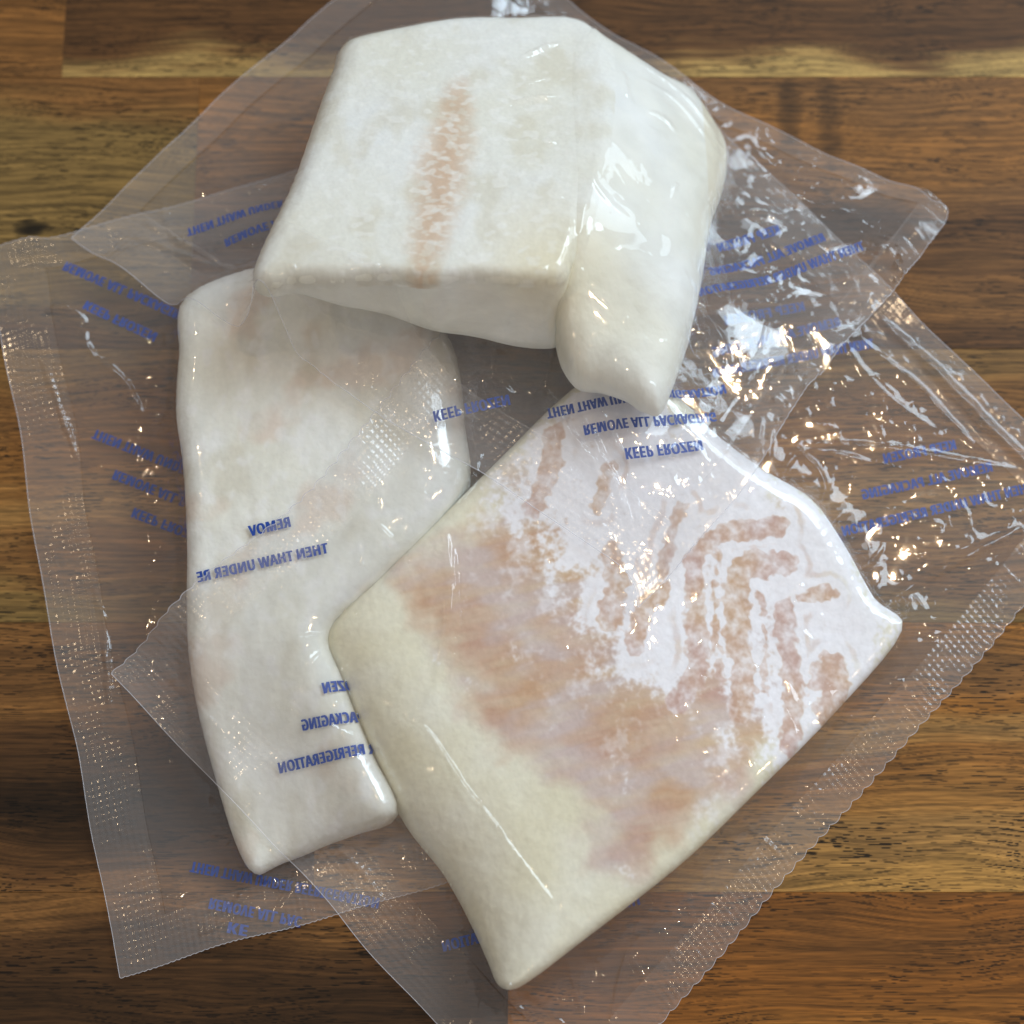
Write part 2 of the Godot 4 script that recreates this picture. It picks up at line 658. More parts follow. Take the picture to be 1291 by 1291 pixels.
func lay_mid(k: Pack, supports: Array, below: Array, seam: float) -> void:
	# where the two films meet: through the supports, over whatever pack lies below, and half way up the fish
	var s := Sheet.new()
	s.lo = k.lo
	s.step = 1.5
	s.nx = int((k.hi.x - k.lo.x) / s.step) + 2
	s.ny = int((k.hi.y - k.lo.y) / s.step) + 2
	s.y.resize(s.nx * s.ny)
	var floor_ := PackedFloat32Array()
	floor_.resize(s.nx * s.ny)
	var ct := cos(k.tilt)
	for j in s.ny:
		for i in s.nx:
			var p := s.lo + Vector2(i, j) * s.step
			var sum := 0.0
			var ws := 0.0
			for q: Vector3 in supports:
				var d := (q.x - p.x) * (q.x - p.x) + (q.z - p.y) * (q.z - p.y) + 30.0
				var w := 1.0 / (d * sqrt(d))
				sum += (q.y * ct + q.z * sin(k.tilt)) * w
				ws += w
			var h := (sum / ws - p.y * sin(k.tilt)) / ct + 0.9 * n_low.get_noise_2d(p.x * 1.6 + 77.0 * k.lo.x, p.y * 1.6)
			var f := -1e9
			for n in 3:
				var at := k.world(Vector3(p.x, h, p.y))
				var ground := 0.5
				for o: Pack in below:
					if at.x > o.lo.x and at.z > o.lo.y and at.x < o.hi.x and at.z < o.hi.y and Geometry2D.is_point_in_polygon(Vector2(at.x, at.z), o.border):
						ground = maxf(ground, o.top.at(Vector2(at.x, at.z)) + 0.5)
				if n == 0 or at.y < ground or f > -1e8:
					f = h + (ground - at.y) / ct
					h = maxf(h, f)
				if k.tilt == 0.0:
					break
			floor_[j * s.nx + i] = f
			s.y[j * s.nx + i] = h
	for n in 5:
		var old := s.y.duplicate()
		for j in range(1, s.ny - 1):
			for i in range(1, s.nx - 1):
				var c := j * s.nx + i
				s.y[c] = maxf(floor_[c], 0.25 * (old[c - 1] + old[c + 1] + old[c - s.nx] + old[c + s.nx]))
	k.mid = s
	# the upper film hugs the fish and comes down to the seam around it
	var t := Sheet.new()
	t.lo = k.lo
	t.step = 1.0
	t.nx = int((k.hi.x - k.lo.x) / t.step) + 2
	t.ny = int((k.hi.y - k.lo.y) / t.step) + 2
	t.y.resize(t.nx * t.ny)
	for j in t.ny:
		for i in t.nx:
			var p := t.lo + Vector2(i, j) * t.step
			var m := s.at(p)
			var h := m + 0.35
			for f: Fillet in k.fish:
				if p.x < f.lo.x - 16.0 or p.y < f.lo.y - 16.0 or p.x > f.hi.x + 16.0 or p.y > f.hi.y + 16.0:
					continue
				var q := f.near(p)
				if q.x >= 0.0:
					h = maxf(h, f.height(p, q) + 0.55)
				elif q.x > -16.0:
					var edge := f.height(p, Vector3(0, q.y, 0)) + 0.45
					var reach: float = seam * (1.0 + 0.4 * n_mid.get_noise_2d(p.x, p.y))
					h = maxf(h, m + 0.35 + maxf(edge - m, 0.0) * exp(q.x / reach) * smoothstep(-16.0, -8.0, q.x))
			t.y[j * t.nx + i] = h
	k.top = t.finer(HI)


func film_mesh(k: Pack, s: Sheet, u0: float, u1: float, v0: float, v1: float, spacing: float, lift: Callable, rag: Variant = null) -> ArrayMesh:
	var nu := maxi(int(k.len_u * (u1 - u0) / spacing), 2)
	var nv := maxi(int(k.len_v * (v1 - v0) / spacing), 2)
	var pos := PackedVector3Array()
	pos.resize(nu * nv)
	for j in nv:
		var v := lerpf(v0, v1, float(j) / (nv - 1))
		for i in nu:
			var u := lerpf(u0, u1, float(i) / (nu - 1))
			var p := k.place(u, v)
			if rag != null:
				p += rag.call(u, v)
			pos[j * nu + i] = Vector3(p.x, s.at(p) + lift.call(p, u, v), p.y) * MM
	return grid_mesh(pos, nu, nv)


func edge_strip(k: Pack, side: int, rag: Callable, lift: Callable) -> ArrayMesh:
	# the cut edge of the bag: a fine bead along the border
	var n := int((k.len_u if side % 2 == 0 else k.len_v) / 0.5)
	var line := PackedVector3Array()
	for i in n + 1:
		var t := float(i) / n
		var uv: Vector2 = [Vector2(t, 0), Vector2(1, t), Vector2(t, 1), Vector2(0, t)][side]
		var p: Vector2 = k.place(uv.x, uv.y) + rag.call(uv.x, uv.y)
		line.append(Vector3(p.x, k.top.at(p) + lift.call(p, uv.x, uv.y), p.y))
	var st := SurfaceTool.new()
	st.begin(Mesh.PRIMITIVE_TRIANGLES)
	st.set_smooth_group(0)
	var r := 0.1
	for i in n + 1:
		var d := (line[mini(i + 1, n)] - line[maxi(i - 1, 0)]).normalized()
		var across := d.cross(Vector3.UP).normalized()
		var up := across.cross(d)
		for q in 5:
			st.add_vertex((line[i] + (across * cos(TAU * q / 5.0) + up * sin(TAU * q / 5.0)) * r) * MM)
	for i in n:
		for q in 5:
			var a := i * 5 + q
			var b := i * 5 + (q + 1) % 5
			for x in [a, b, a + 5, b, b + 5, a + 5]:
				st.add_index(x)
	st.generate_normals()
	return st.commit()


func print_line(k: Pack, words: String, from: Vector2, to: Vector2, cap: float, parent: Node) -> void:
	# mirrored lettering laid on the upper film
	var tm := TextMesh.new()
	var font := SystemFont.new()
	font.font_names = PackedStringArray(["Droid Sans"])
	font.font_weight = 700
	tm.font = font
	tm.text = words
	tm.font_size = 64
	tm.pixel_size = 0.01
	tm.depth = 0.0
	tm.curve_step = 1.0
	var arr := tm.get_mesh_arrays()
	var v: PackedVector3Array = arr[Mesh.ARRAY_VERTEX]
	var id: PackedInt32Array = arr[Mesh.ARRAY_INDEX]
	var half := v.size()
	v.append_array(v.duplicate())
	for i in id.duplicate():
		id.append(i + half)
	var a := Vector2(1e9, 1e9)
	var b := Vector2(-1e9, -1e9)
	for p in v:
		a = a.min(Vector2(p.x, p.y))
		b = b.max(Vector2(p.x, p.y))
	var r := (to - from) / (b.x - a.x)
	var up := Vector2(r.y, -r.x).normalized() * (-cap / (b.y - a.y))   # ink seen through from its back
	var pos := PackedVector3Array()
	pos.resize(v.size())
	var nor := PackedVector3Array()
	nor.resize(v.size())
	for i in v.size():
		var q := from + r * (v[i].x - a.x) + up * (v[i].y - a.y)
		if i >= half:   # struck twice, a hair apart, for a bolder face
			q += r.normalized() * 0.2
		var e := 0.4
		pos[i] = Vector3(q.x, k.mid.at(q) - (0.12 if i < half else 0.1), q.y) * MM
		nor[i] = Vector3(k.mid.at(q - Vector2(e, 0)) - k.mid.at(q + Vector2(e, 0)), 2.0 * e, k.mid.at(q - Vector2(0, e)) - k.mid.at(q + Vector2(0, e))).normalized()
	for i in range(0, id.size(), 3):
		var t := id[i + 1]
		id[i + 1] = id[i + 2]
		id[i + 2] = t
	var out := []
	out.resize(Mesh.ARRAY_MAX)
	out[Mesh.ARRAY_VERTEX] = pos
	out[Mesh.ARRAY_NORMAL] = nor
	out[Mesh.ARRAY_INDEX] = id
	var m := ArrayMesh.new()
	m.add_surface_from_arrays(Mesh.PRIMITIVE_TRIANGLES, out)
	part("printed_line", m, mats.ink, parent)


func crumple(k: Pack, p: Vector2) -> float:
	# small creases of tight film
	var o := k.lo
	var loose := lerpf(1.0, 0.4, smoothstep(2.0, 7.0, k.top.at(p) - k.mid.at(p)))
	var r := n_ridge.get_noise_2d(p.x - o.x * 3.0, p.y + o.y)
	r = maxf(r - 0.25, 0.0)
	return loose * (0.5 * r * r + 0.05 * n_mid.get_noise_2d(p.x * 2.2 + o.x, p.y * 2.2) + 0.014 * n_fine.get_noise_2d(p.x, p.y + o.x))


func bag(k: Pack, called: String, label: String, seals: Array, ragged: Array) -> Node3D:
	# seals: width in mm and depth of embossing for each side; ragged: amplitude and pitch of each cut edge
	var o := Node3D.new()
	o.name = called
	tag(o, label, "vacuum bag", "clear vacuum bags printed in blue")
	o.transform = k.frame.transform
	add_child(o, true)
	var u0: float = seals[3][0] / k.len_u
	var u1: float = 1.0 - seals[1][0] / k.len_u
	var v0: float = seals[0][0] / k.len_v
	var v1: float = 1.0 - seals[2][0] / k.len_v
	var lift := func(p: Vector2, _u: float, _v: float) -> float: return crumple(k, p)
	var rag := func(u: float, v: float) -> Vector2:
		var out := Vector2()
		var c := k.place(0.5, 0.5)
		for s in 4:
			var amp: float = ragged[s][0]
			if amp == 0.0:
				continue
			var d: float = [v * k.len_v, (1.0 - u) * k.len_u, (1.0 - v) * k.len_v, u * k.len_u][s]
			if d > 3.0:
				continue
			var t: float = (u * k.len_u if s % 2 == 0 else v * k.len_v) / ragged[s][1]
			var e: Vector2 = [k.place(u, 0.0) - c, k.place(1.0, v) - c, k.place(u, 1.0) - c, k.place(0.0, v) - c][s]
			out += e.normalized() * amp * absf(sin(t * PI)) * (1.0 - d / 3.0)
		return out
	part("upper_film", film_mesh(k, k.top, u0, u1, v0, v1, HI, lift), mats.film, o)
	part("lower_film", film_mesh(k, k.mid, u0, u1, v0, v1, 1.2, func(_p, _u, _v): return -0.25), mats.film, o)
	var spans := [[0.0, 1.0, 0.0, v0], [u1, 1.0, v0, v1], [0.0, 1.0, v1, 1.0], [0.0, u0, v0, v1]]
	for s in 4:
		var deep: float = seals[s][1]
		var pitch := 1.75
		var boss := func(p: Vector2, u: float, v: float) -> float:
			var a := u * k.len_u
			var b := v * k.len_v
			var edge := minf(minf(a, k.len_u - a), minf(b, k.len_v - b))
			var g := sin((a + b) * PI / pitch) * sin((a - b) * PI / pitch)
			var keep := clampf(0.75 + 1.3 * n_low.get_noise_2d(p.x * 2.0 + 300.0, p.y * 2.0), 0.15, 1.0) * smoothstep(0.0, 1.2, edge)
			return crumple(k, p) * 0.6 + deep * keep * g
		part("seal", film_mesh(k, k.top, spans[s][0], spans[s][1], spans[s][2], spans[s][3], 0.36, boss, rag), mats.seal, o)
		part("cut_edge", edge_strip(k, s, rag, lift), mats.cut, o)
	return o


func edge(a: Array) -> PackedVector2Array:
	# evenly spaced points along a smooth line
	var l := smooth_line(a, 12)
	var total := 0.0
	for i in l.size() - 1:
		total += l[i].distance_to(l[i + 1])
	var out := PackedVector2Array()
	var n := 120
	var i := 0
	var done := 0.0
	for q in n + 1:
		var want := total * q / n
		while i < l.size() - 2 and done + l[i].distance_to(l[i + 1]) < want:
			done += l[i].distance_to(l[i + 1])
			i += 1
		out.append(l[i].lerp(l[i + 1], clampf((want - done) / maxf(l[i].distance_to(l[i + 1]), 1e-6), 0.0, 1.0)))
	return out


func folds(k: Pack, list: Array) -> void:
	for f in list:
		k.top.crease(smooth_line(f[2], 8), f[0], f[1], n_mid)


func puckers(k: Pack, f: Fillet, count: int, near_: float, far: float, amp: float) -> void:
	# small folds that run out from the fish where the film is drawn tight
	for n in count:
		var i := rng.randi() % f.line.size()
		var p := f.line[i]
		var o := f.normal[i].rotated(rng.randf_range(-0.9, 0.9))
		var a := p - o * rng.randf_range(0.0, near_)
		var b := p + o * rng.randf_range(4.0, far)
		var bend := o.orthogonal() * rng.randf_range(-2.0, 2.0)
		k.top.crease(smooth_line([a, (a + b) / 2.0 + bend, b], 5), rng.randf_range(0.55, 1.0), amp * rng.randf_range(0.4, 1.2), n_mid)


func new_pack(tilt_deg: float, origin: Vector3) -> Pack:
	var k := Pack.new()
	k.tilt = deg_to_rad(tilt_deg)
	k.origin = origin
	k.frame = Node3D.new()
	k.frame.position = origin * MM
	k.frame.rotation.x = -k.tilt
	return k


func put_fillet(k: Pack, label: String, mesh: ArrayMesh, mat: Material) -> MeshInstance3D:
	var o := MeshInstance3D.new()
	o.name = "fish_fillet"
	o.mesh = mesh
	o.material_override = mat
	o.transform = k.frame.transform
	tag(o, label, "fish fillet", "frozen white fish fillets in vacuum bags")
	add_child(o, true)
	return o


# ------------------------------------------------------------------ the three packs

func make_packs() -> void:
	var cream := Color(0.87, 0.865, 0.815)
	var pale := Color(0.89, 0.895, 0.88)
	# ---- left pack, flat on the table
	var a := new_pack(0.0, Vector3.ZERO)
	var fa := Fillet.new()
	fa.base = 1.2
	fa.setup([Vector3(-84.2, -53.2, 9.0), Vector3(-85.6, -36.7, 7.0), Vector3(-85.8, -21.7, 7.0), Vector3(-83.3, -6.8, 7.0), Vector3(-81.3, 14.1, 6.0), Vector3(-80.6, 34.5, 6.0), Vector3(-78.1, 52.6, 6.0), Vector3(-73.8, 70.3, 6.0), Vector3(-69.0, 85.7, 6.0), Vector3(-64.0, 93.4, 5.0), Vector3(-57.5, 91.1, 6.0), Vector3(-44.0, 85.7, 8.0), Vector3(-28.5, 79.2, 8.0), Vector3(-34.6, 64.4, 9.0), Vector3(-42.1, 46.6, 9.0), Vector3(-45.2, 34.5, 8.0), Vector3(-31.3, 21.9, 8.0), Vector3(-17.4, 7.5, 9.0), Vector3(-10.9, -4.7, 11.0), Vector3(-12.2, -19.5, 12.0), Vector3(-15.7, -41.1, 12.0), Vector3(-30.5, -58.7, 12.0), Vector3(-57.9, -63.2, 12.0)], 5)
	fa.heart = [Vector2(-61.1, 35.8)][0]
	var tail: Vector2 = [Vector2(-61.5, 87.7)][0]
	fa.top = func(p: Vector2) -> float:
		return lerpf(11.0, 26.0, smoothstep(0.0, 55.0, p.distance_to(tail))) + 0.9 * n_low.get_noise_2d(p.x, p.y)
	a.fish = [fa]
	a.set_edges([edge([Vector2(-142.1, -72.4), Vector2(-131.0, -75.6), Vector2(-119.2, -75.9), Vector2(-75.3, -90.5), Vector2(-18.8, -109.3), Vector2(22.5, -124.9)]), edge([Vector2(22.5, -124.9), Vector2(38.9, -20.4), Vector2(53.6, 74.6)]), edge([Vector2(-96.4, 118.6), Vector2(-42.7, 102.8), Vector2(53.6, 74.6)]), edge([Vector2(-142.1, -72.4), Vector2(-133.9, -35.8), Vector2(-120.7, 24.5), Vector2(-107.5, 77.4), Vector2(-96.4, 118.6)])])
	lay_mid(a, [Vector3(-139.2, 2.0, -71.6), Vector3(-120.7, 1.0, 24.5), Vector3(-96.4, 1.0, 118.6), Vector3(-42.7, 1.0, 102.8), Vector3(51.2, 1.0, 73.4), Vector3(20.9, 1.0, -123.7), Vector3(-112.0, 4.0, -57.2), Vector3(-116.3, 7.0, -50.5), Vector3(-104.1, 2.0, -18.0), Vector3(-91.7, 2.0, 22.5), Vector3(-119.3, 4.0, -73.1), Vector3(-74.6, 2.0, -76.1), Vector3(-1.2, 2.0, -9.3)], [], 3.6)
	folds(a, [
		[0.8, 0.9, [Vector2(-124.2, -47.1), Vector2(-118.6, -52.7), Vector2(-114.0, -47.1), Vector2(-111.6, -41.5), Vector2(-102.4, -33.8), Vector2(-94.2, -17.4), Vector2(-88.0, -4.5), Vector2(-84.0, 1.9)]],
		[0.8, 1.0, [Vector2(-124.4, -40.4), Vector2(-119.7, -26.7), Vector2(-114.5, -13.2)]],
		[0.9, 1.0, [Vector2(-108.8, 20.0), Vector2(-105.8, 28.8), Vector2(-103.5, 45.3), Vector2(-102.9, 53.4)]],
		[0.8, 1.2, [Vector2(-88.1, 102.5), Vector2(-78.6, 94.1), Vector2(-69.3, 85.7)]],
		[1.2, 1.4, [Vector2(-64.3, 93.2), Vector2(-67.5, 99.0), Vector2(-72.2, 104.4), Vector2(-78.0, 108.2)]],
		[1.0, 1.0, [Vector2(-62.7, 94.1), Vector2(-57.6, 96.1), Vector2(-56.4, 92.8)]],
		[0.9, 0.9, [Vector2(-113.7, -44.1), Vector2(-101.2, -49.7), Vector2(-88.1, -41.9)]],
		[1.5, 1.4, [Vector2(-124.4, -53.0), Vector2(-118.6, -54.8), Vector2(-113.6, -50.8)]],
		[0.6, 0.5, [Vector2(-80.2, 49.5), Vector2(-82.2, 20.6), Vector2(-84.3, -0.5)]],
	])
	puckers(a, fa, 44, 3.0, 18.0, 1.2)
	var pa: Vector2 = [Vector2(-86.3, -63.2)][0] - Vector2(45, 30)
	var ia := paint(pa, 190.0, 420, fa, func(p: Vector2) -> Color:
		var t := 0.5 + 0.8 * n_low.get_noise_2d(p.x * 1.3 + 50.0, p.y * 1.3)
		var c := cream.lerp(pale, clampf(t, 0.0, 1.0))
		var pink := clampf(n_low.get_noise_2d(p.x * 1.7 - 200.0, p.y * 1.7) * 1.6 - 0.25, 0.0, 0.45)
		c = c.lerp(Color(0.83, 0.735, 0.665), pink)
		var glassy := smoothstep(0.05, 0.5, n_mid.get_noise_2d(p.x * 0.5 + 33.0, p.y * 0.28 - 12.0))
		c = c.lerp(Color(0.79, 0.765, 0.69), 0.5 * glassy)
		c = c.lerp(Color(0.91, 0.91, 0.905), 0.5 * smoothstep(0.1, 0.5, n_mid.get_noise_2d(p.x * 1.5 - 60.0, p.y * 1.1)))
		return c * (1.0 + 0.035 * n_mid.get_noise_2d(p.x * 2.0, p.y * 0.8) + 0.02 * n_fine.get_noise_2d(p.x, p.y)))
	put_fillet(a, "long thick white fillet tapering downward, leftmost in the pile, lying under both others", fillet_mesh(fa, pa, 190.0), fish_material(ia))
	var ba := bag(a, "vacuum_bag", "bottom bag of the pile, around the long tapering fillet, flat on the wood", [[9.0, 0.12], [10.0, 0.1], [12.0, 0.16], [15.0, 0.16]], [[0.3, 2.2], [0.0, 1.0], [0.35, 1.6], [0.0, 1.0]])
	var ta := [
		["REMOVE ALL PACKAGING", [Vector2(-120.4, -68.6), Vector2(-86.5, -53.5)]], ["KEEP FROZEN", [Vector2(-114.0, -57.1), Vector2(-94.8, -48.1)]],
		["THEN THAW UNDER REFRIGERATION", [Vector2(-110.6, -22.1), Vector2(-61.2, -2.4)]], ["REMOVE ALL PACKAGING", [Vector2(-104.6, -11.0), Vector2(-70.8, 2.5)]], ["KEEP FROZEN", [Vector2(-99.1, -0.7), Vector2(-80.4, 6.5)]],
		["THEN THAW UNDER REFRIGERATION", [Vector2(-80.5, 90.4), Vector2(-33.2, 99.4)]], ["REMOVE ALL PAC", [Vector2(-75.4, 99.4), Vector2(-52.5, 104.0)]], ["KE", [Vector2(-70.6, 105.2), Vector2(-65.8, 106.1)]],
	]
	for t in ta:
		print_line(a, t[0], t[1][0], t[1][1], 2.7, ba)

	# ---- right pack, partly over the left one
	var c := new_pack(0.0, Vector3.ZERO)
	var fc := Fillet.new()
	fc.base = 1.5
	fc.drop_share = 0.8
	fc.setup([Vector3(-48.2, 34.5, 16.0), Vector3(-33.4, 21.9, 5.0), Vector3(-17.4, 5.8, 4.0), Vector3(-2.8, -9.3, 4.0), Vector3(11.9, -24.2, 4.0), Vector3(23.7, -32.8, 5.0), Vector3(36.1, -32.0, 6.0), Vector3(46.3, -21.7, 6.0), Vector3(53.3, -14.8, 7.0), Vector3(64.3, -6.8, 7.0), Vector3(76.3, 0.6, 7.0), Vector3(84.4, 12.0, 6.0), Vector3(91.5, 25.4, 5.0), Vector3(98.1, 33.9, 4.0), Vector3(80.2, 54.6, 4.0), Vector3(57.7, 76.1, 4.0), Vector3(39.7, 92.4, 4.0), Vector3(15.3, 110.7, 4.0), Vector3(5.1, 118.2, 5.0), Vector3(0.1, 120.8, 6.0), Vector3(-3.4, 119.7, 9.0), Vector3(-5.9, 114.5, 15.0), Vector3(-9.7, 106.6, 21.0), Vector3(-16.6, 94.3, 24.0), Vector3(-26.5, 81.9, 24.0), Vector3(-34.6, 66.4, 22.0), Vector3(-43.3, 47.6, 19.0)], 5)
	var thin: Vector2 = [Vector2(96.3, 35.2)][0]
	fc.top = func(p: Vector2) -> float:
		return lerpf(18.0, 25.0, smoothstep(0.0, 75.0, p.distance_to(thin))) + 0.7 * n_low.get_noise_2d(p.x + 400.0, p.y) + 0.12 * n_mid.get_noise_2d(p.x * 1.5, p.y * 1.5)
	c.fish = [fc]
	c.set_edges([edge([Vector2(-100.3, 44.9)] + [Vector2(-79.8, 25.8)] + [Vector2(-44.6, -4.6)] + [Vector2(-1.2, -64.7)] + [Vector2(44.7, -121.0)]), edge([Vector2(44.8, -121.5), Vector2(103.6, -58.7), Vector2(135.7, -24.2), Vector2(156.7, -1.5)]), edge([Vector2(9.5, 158.3), Vector2(36.0, 129.6), Vector2(132.8, 24.6), Vector2(157.1, -1.8)]), edge([Vector2(-100.3, 44.9)] + [Vector2(-78.4, 66.5)] + [Vector2(-59.5, 85.9)] + [Vector2(-38.5, 108.6), Vector2(-16.7, 131.3), Vector2(9.5, 158.3)])])
	lay_mid(c, [Vector3(-100.3, 14.0, 44.9), Vector3(-79.1, 26.0, 25.9), Vector3(-44.5, 28.0, -4.8), Vector3(-78.4, 9.0, 66.5), Vector3(-59.5, 5.0, 85.9), Vector3(-38.5, 2.0, 108.6), Vector3(-16.7, 1.5, 131.4), Vector3(9.5, 1.5, 158.3), Vector3(36.0, 1.5, 129.7), Vector3(80.8, 2.0, 83.4), Vector3(132.5, 3.0, 24.8), Vector3(156.7, 3.0, -1.5), Vector3(135.7, 3.0, -24.2), Vector3(103.6, 3.0, -58.7), Vector3(44.9, 2.0, -122.0), Vector3(75.0, 4.0, -41.5), Vector3(111.6, 3.0, -9.1), Vector3(114.3, 4.0, 12.5), Vector3(10.6, 3.0, 131.3), Vector3(40.2, 3.0, 108.6), Vector3(-1.2, 6.0, -65.5)], [a], 3.2)
	folds(c, [
		[0.8, 2.4, [Vector2(-16.2, 11.1), Vector2(-15.0, 24.7), Vector2(-15.3, 36.6), Vector2(-17.3, 46.3), Vector2(-21.2, 58.9)]],
		[0.6, 1.4, [Vector2(-14.4, 14.7), Vector2(-13.7, 32.7), Vector2(-14.6, 44.4)]],
		[0.6, 1.3, [Vector2(-39.8, 49.1), Vector2(-30.0, 54.0), Vector2(-20.3, 60.7), Vector2(-12.5, 72.1), Vector2(-5.8, 80.6), Vector2(2.7, 91.8), Vector2(14.4, 106.2)]],
		[0.5, 0.5, [Vector2(-39.4, 66.4), Vector2(-27.9, 68.9), Vector2(-18.7, 70.1), Vector2(-13.5, 73.1)]],
		[0.6, 0.5, [Vector2(13.1, 104.7), Vector2(16.8, 105.1), Vector2(21.1, 104.3)]],
		[0.5, 0.4, [Vector2(-9.6, 103.8), Vector2(-3.9, 101.0), Vector2(2.8, 99.2)]],
		[0.9, 1.0, [Vector2(-76.2, 43.7), Vector2(-64.8, 39.2), Vector2(-54.2, 38.5), Vector2(-43.6, 35.3), Vector2(-34.1, 27.1)]],
		[0.7, 0.7, [Vector2(-75.8, 48.0), Vector2(-71.2, 52.3), Vector2(-62.5, 55.5), Vector2(-47.0, 58.4), Vector2(-35.5, 61.9)]],
		[1.0, 1.2, [Vector2(-87.9, 42.5), Vector2(-83.3, 47.3), Vector2(-75.6, 55.8), Vector2(-69.9, 60.7)]],
		[0.9, 0.9, [Vector2(-86.9, 47.5), Vector2(-81.0, 45.1), Vector2(-77.2, 43.1)]],
		[0.9, 0.8, [Vector2(-47.5, 36.9), Vector2(-41.8, 32.0), Vector2(-32.2, 24.1), Vector2(-22.6, 15.2)]],
		[1.2, 2.4, [Vector2(92.8, 27.2), Vector2(101.2, 22.1), Vector2(113.9, 15.2), Vector2(133.3, 4.7)]],
		[1.2, 2.4, [Vector2(96.3, 33.9), Vector2(100.4, 28.8), Vector2(100.1, 22.0)]],
		[0.8, 1.5, [Vector2(73.0, -18.0), Vector2(80.0, -10.7), Vector2(81.8, -5.3), Vector2(79.6, -0.0)]],
		[0.9, 0.8, [Vector2(72.1, -17.4), Vector2(90.9, -17.0), Vector2(111.6, -14.2), Vector2(136.4, -9.9)]],
		[0.9, 0.8, [Vector2(72.0, -16.8), Vector2(86.6, -14.2), Vector2(94.8, -12.0)]],
		[1.4, 2.2, [Vector2(98.8, -52.7), Vector2(114.9, -34.9), Vector2(124.7, -23.9), Vector2(142.3, -4.5)]],
		[0.8, 0.7, [Vector2(94.3, -46.0), Vector2(108.4, -32.7), Vector2(122.2, -17.4)]],
		[0.8, 0.5, [Vector2(89.9, -43.8), Vector2(99.9, -30.5), Vector2(112.0, -21.8)]],
		[2.2, 2.6, [Vector2(82.3, 53.9), Vector2(75.0, 60.9), Vector2(67.6, 70.8), Vector2(59.5, 77.7)]],
		[1.3, 1.2, [Vector2(68.9, 72.6), Vector2(60.6, 82.5), Vector2(54.0, 89.7)]],
		[1.0, 0.7, [Vector2(102.2, 47.6), Vector2(95.5, 59.7), Vector2(88.1, 67.7)]],
		[1.4, 2.0, [Vector2(-2.6, 117.1), Vector2(-0.1, 123.6), Vector2(2.8, 131.1), Vector2(8.5, 145.8)]],
		[1.2, 1.8, [Vector2(0.9, 120.8), Vector2(4.3, 129.2), Vector2(10.5, 142.1)]],
		[0.6, 1.3, [Vector2(30.5, 100.0), Vector2(29.3, 108.6), Vector2(26.2, 120.0), Vector2(23.8, 131.2)]],
		[0.6, 0.5, [Vector2(47.0, 88.3), Vector2(42.9, 92.8), Vector2(40.5, 95.1), Vector2(38.1, 99.0), Vector2(34.4, 102.8), Vector2(32.7, 110.5)]],
		[1.2, 1.2, [Vector2(-43.8, 87.4), Vector2(-37.7, 92.2), Vector2(-34.2, 97.5), Vector2(-32.6, 100.9)]],
		[1.0, 0.9, [Vector2(-10.9, 102.8), Vector2(-7.9, 112.4), Vector2(-4.0, 120.0)]],
		[0.8, 0.8, [Vector2(-1.1, 73.6), Vector2(-28.9, 89.3), Vector2(-36.7, 95.1)]],
		[0.8, 0.6, [Vector2(72.5, 23.0), Vector2(70.4, 27.8), Vector2(71.3, 33.8), Vector2(74.5, 37.8)]],
		[0.5, 0.4, [Vector2(64.7, 76.9), Vector2(67.7, 75.0), Vector2(69.7, 72.1)]],
	])
	puckers(c, fc, 52, 3.0, 19.0, 1.2)
	var pc: Vector2 = [Vector2(-49.8, -33.5)][0] - Vector2(28, 28)
	var ic := paint(pc, 215.0, 860, fc, cod_colour(pc, 215.0))
	put_fillet(c, "broad fillet with pink brown flesh and white frost at lower right of the pile", fillet_mesh(fc, pc, 215.0), fish_material(ic))
	var bc := bag(c, "vacuum_bag", "bag with scalloped edges around the pink brown fillet, its embossed corner over the long fillet", [[13.0, 0.24], [14.0, 0.03], [11.0, 0.19], [17.0, 0.24]], [[0.9, 4.2], [0.0, 1.0], [0.8, 4.4], [0.0, 1.0]])
	var tc := [
		["REMOV", [Vector2(-54.6, 10.0), Vector2(-64.6, 12.4)]], ["THEN THAW UNDER RE", [Vector2(-45.1, 16.6), Vector2(-77.0, 23.9)]],
		["KEEP FROZEN", [Vector2(-28.8, 46.5), Vector2(-45.7, 50.9)]], ["REMOVE ALL PACKAGING", [Vector2(-20.3, 54.1), Vector2(-51.0, 59.7)]], ["THEN THAW UNDER REFRIGERATION", [Vector2(-9.1, 59.4), Vector2(-56.9, 69.7)]],
		["KEEP FROZEN", [Vector2(117.6, -16.4), Vector2(98.4, -12.3)]], ["REMOVE ALL PACKAGING", [Vector2(126.7, -10.3), Vector2(92.3, -2.6)]], ["THEN THAW UNDER REFRIGERATION", [Vector2(137.2, -4.8), Vector2(86.7, 7.2)]],
		["THEN THAW UNDER REFRIGERATION", [Vector2(32.5, 100.9), Vector2(-16.8, 112.4)]],
		["KEEP FROZEN", [Vector2(78.8, -54.6), Vector2(57.4, -50.3)]], ["REMOVE ALL PACKAGING", [Vector2(88.3, -50.3), Vector2(54.0, -41.4)]], ["THEN THAW UNDER REFRIGERATION", [Vector2(97.2, -44.5), Vector2(53.8, -35.7)]],
	]
	for t in tc:
		print_line(c, t[0], t[1][0], t[1][1], 2.7, bc)

	# ---- top pack, leaning on the other two, its plane sloping down away from the camera
	var b := new_pack(18.0, Vector3(0, 1.5, -114.3))
	var fb := Fillet.new()
	fb.base = 0.3
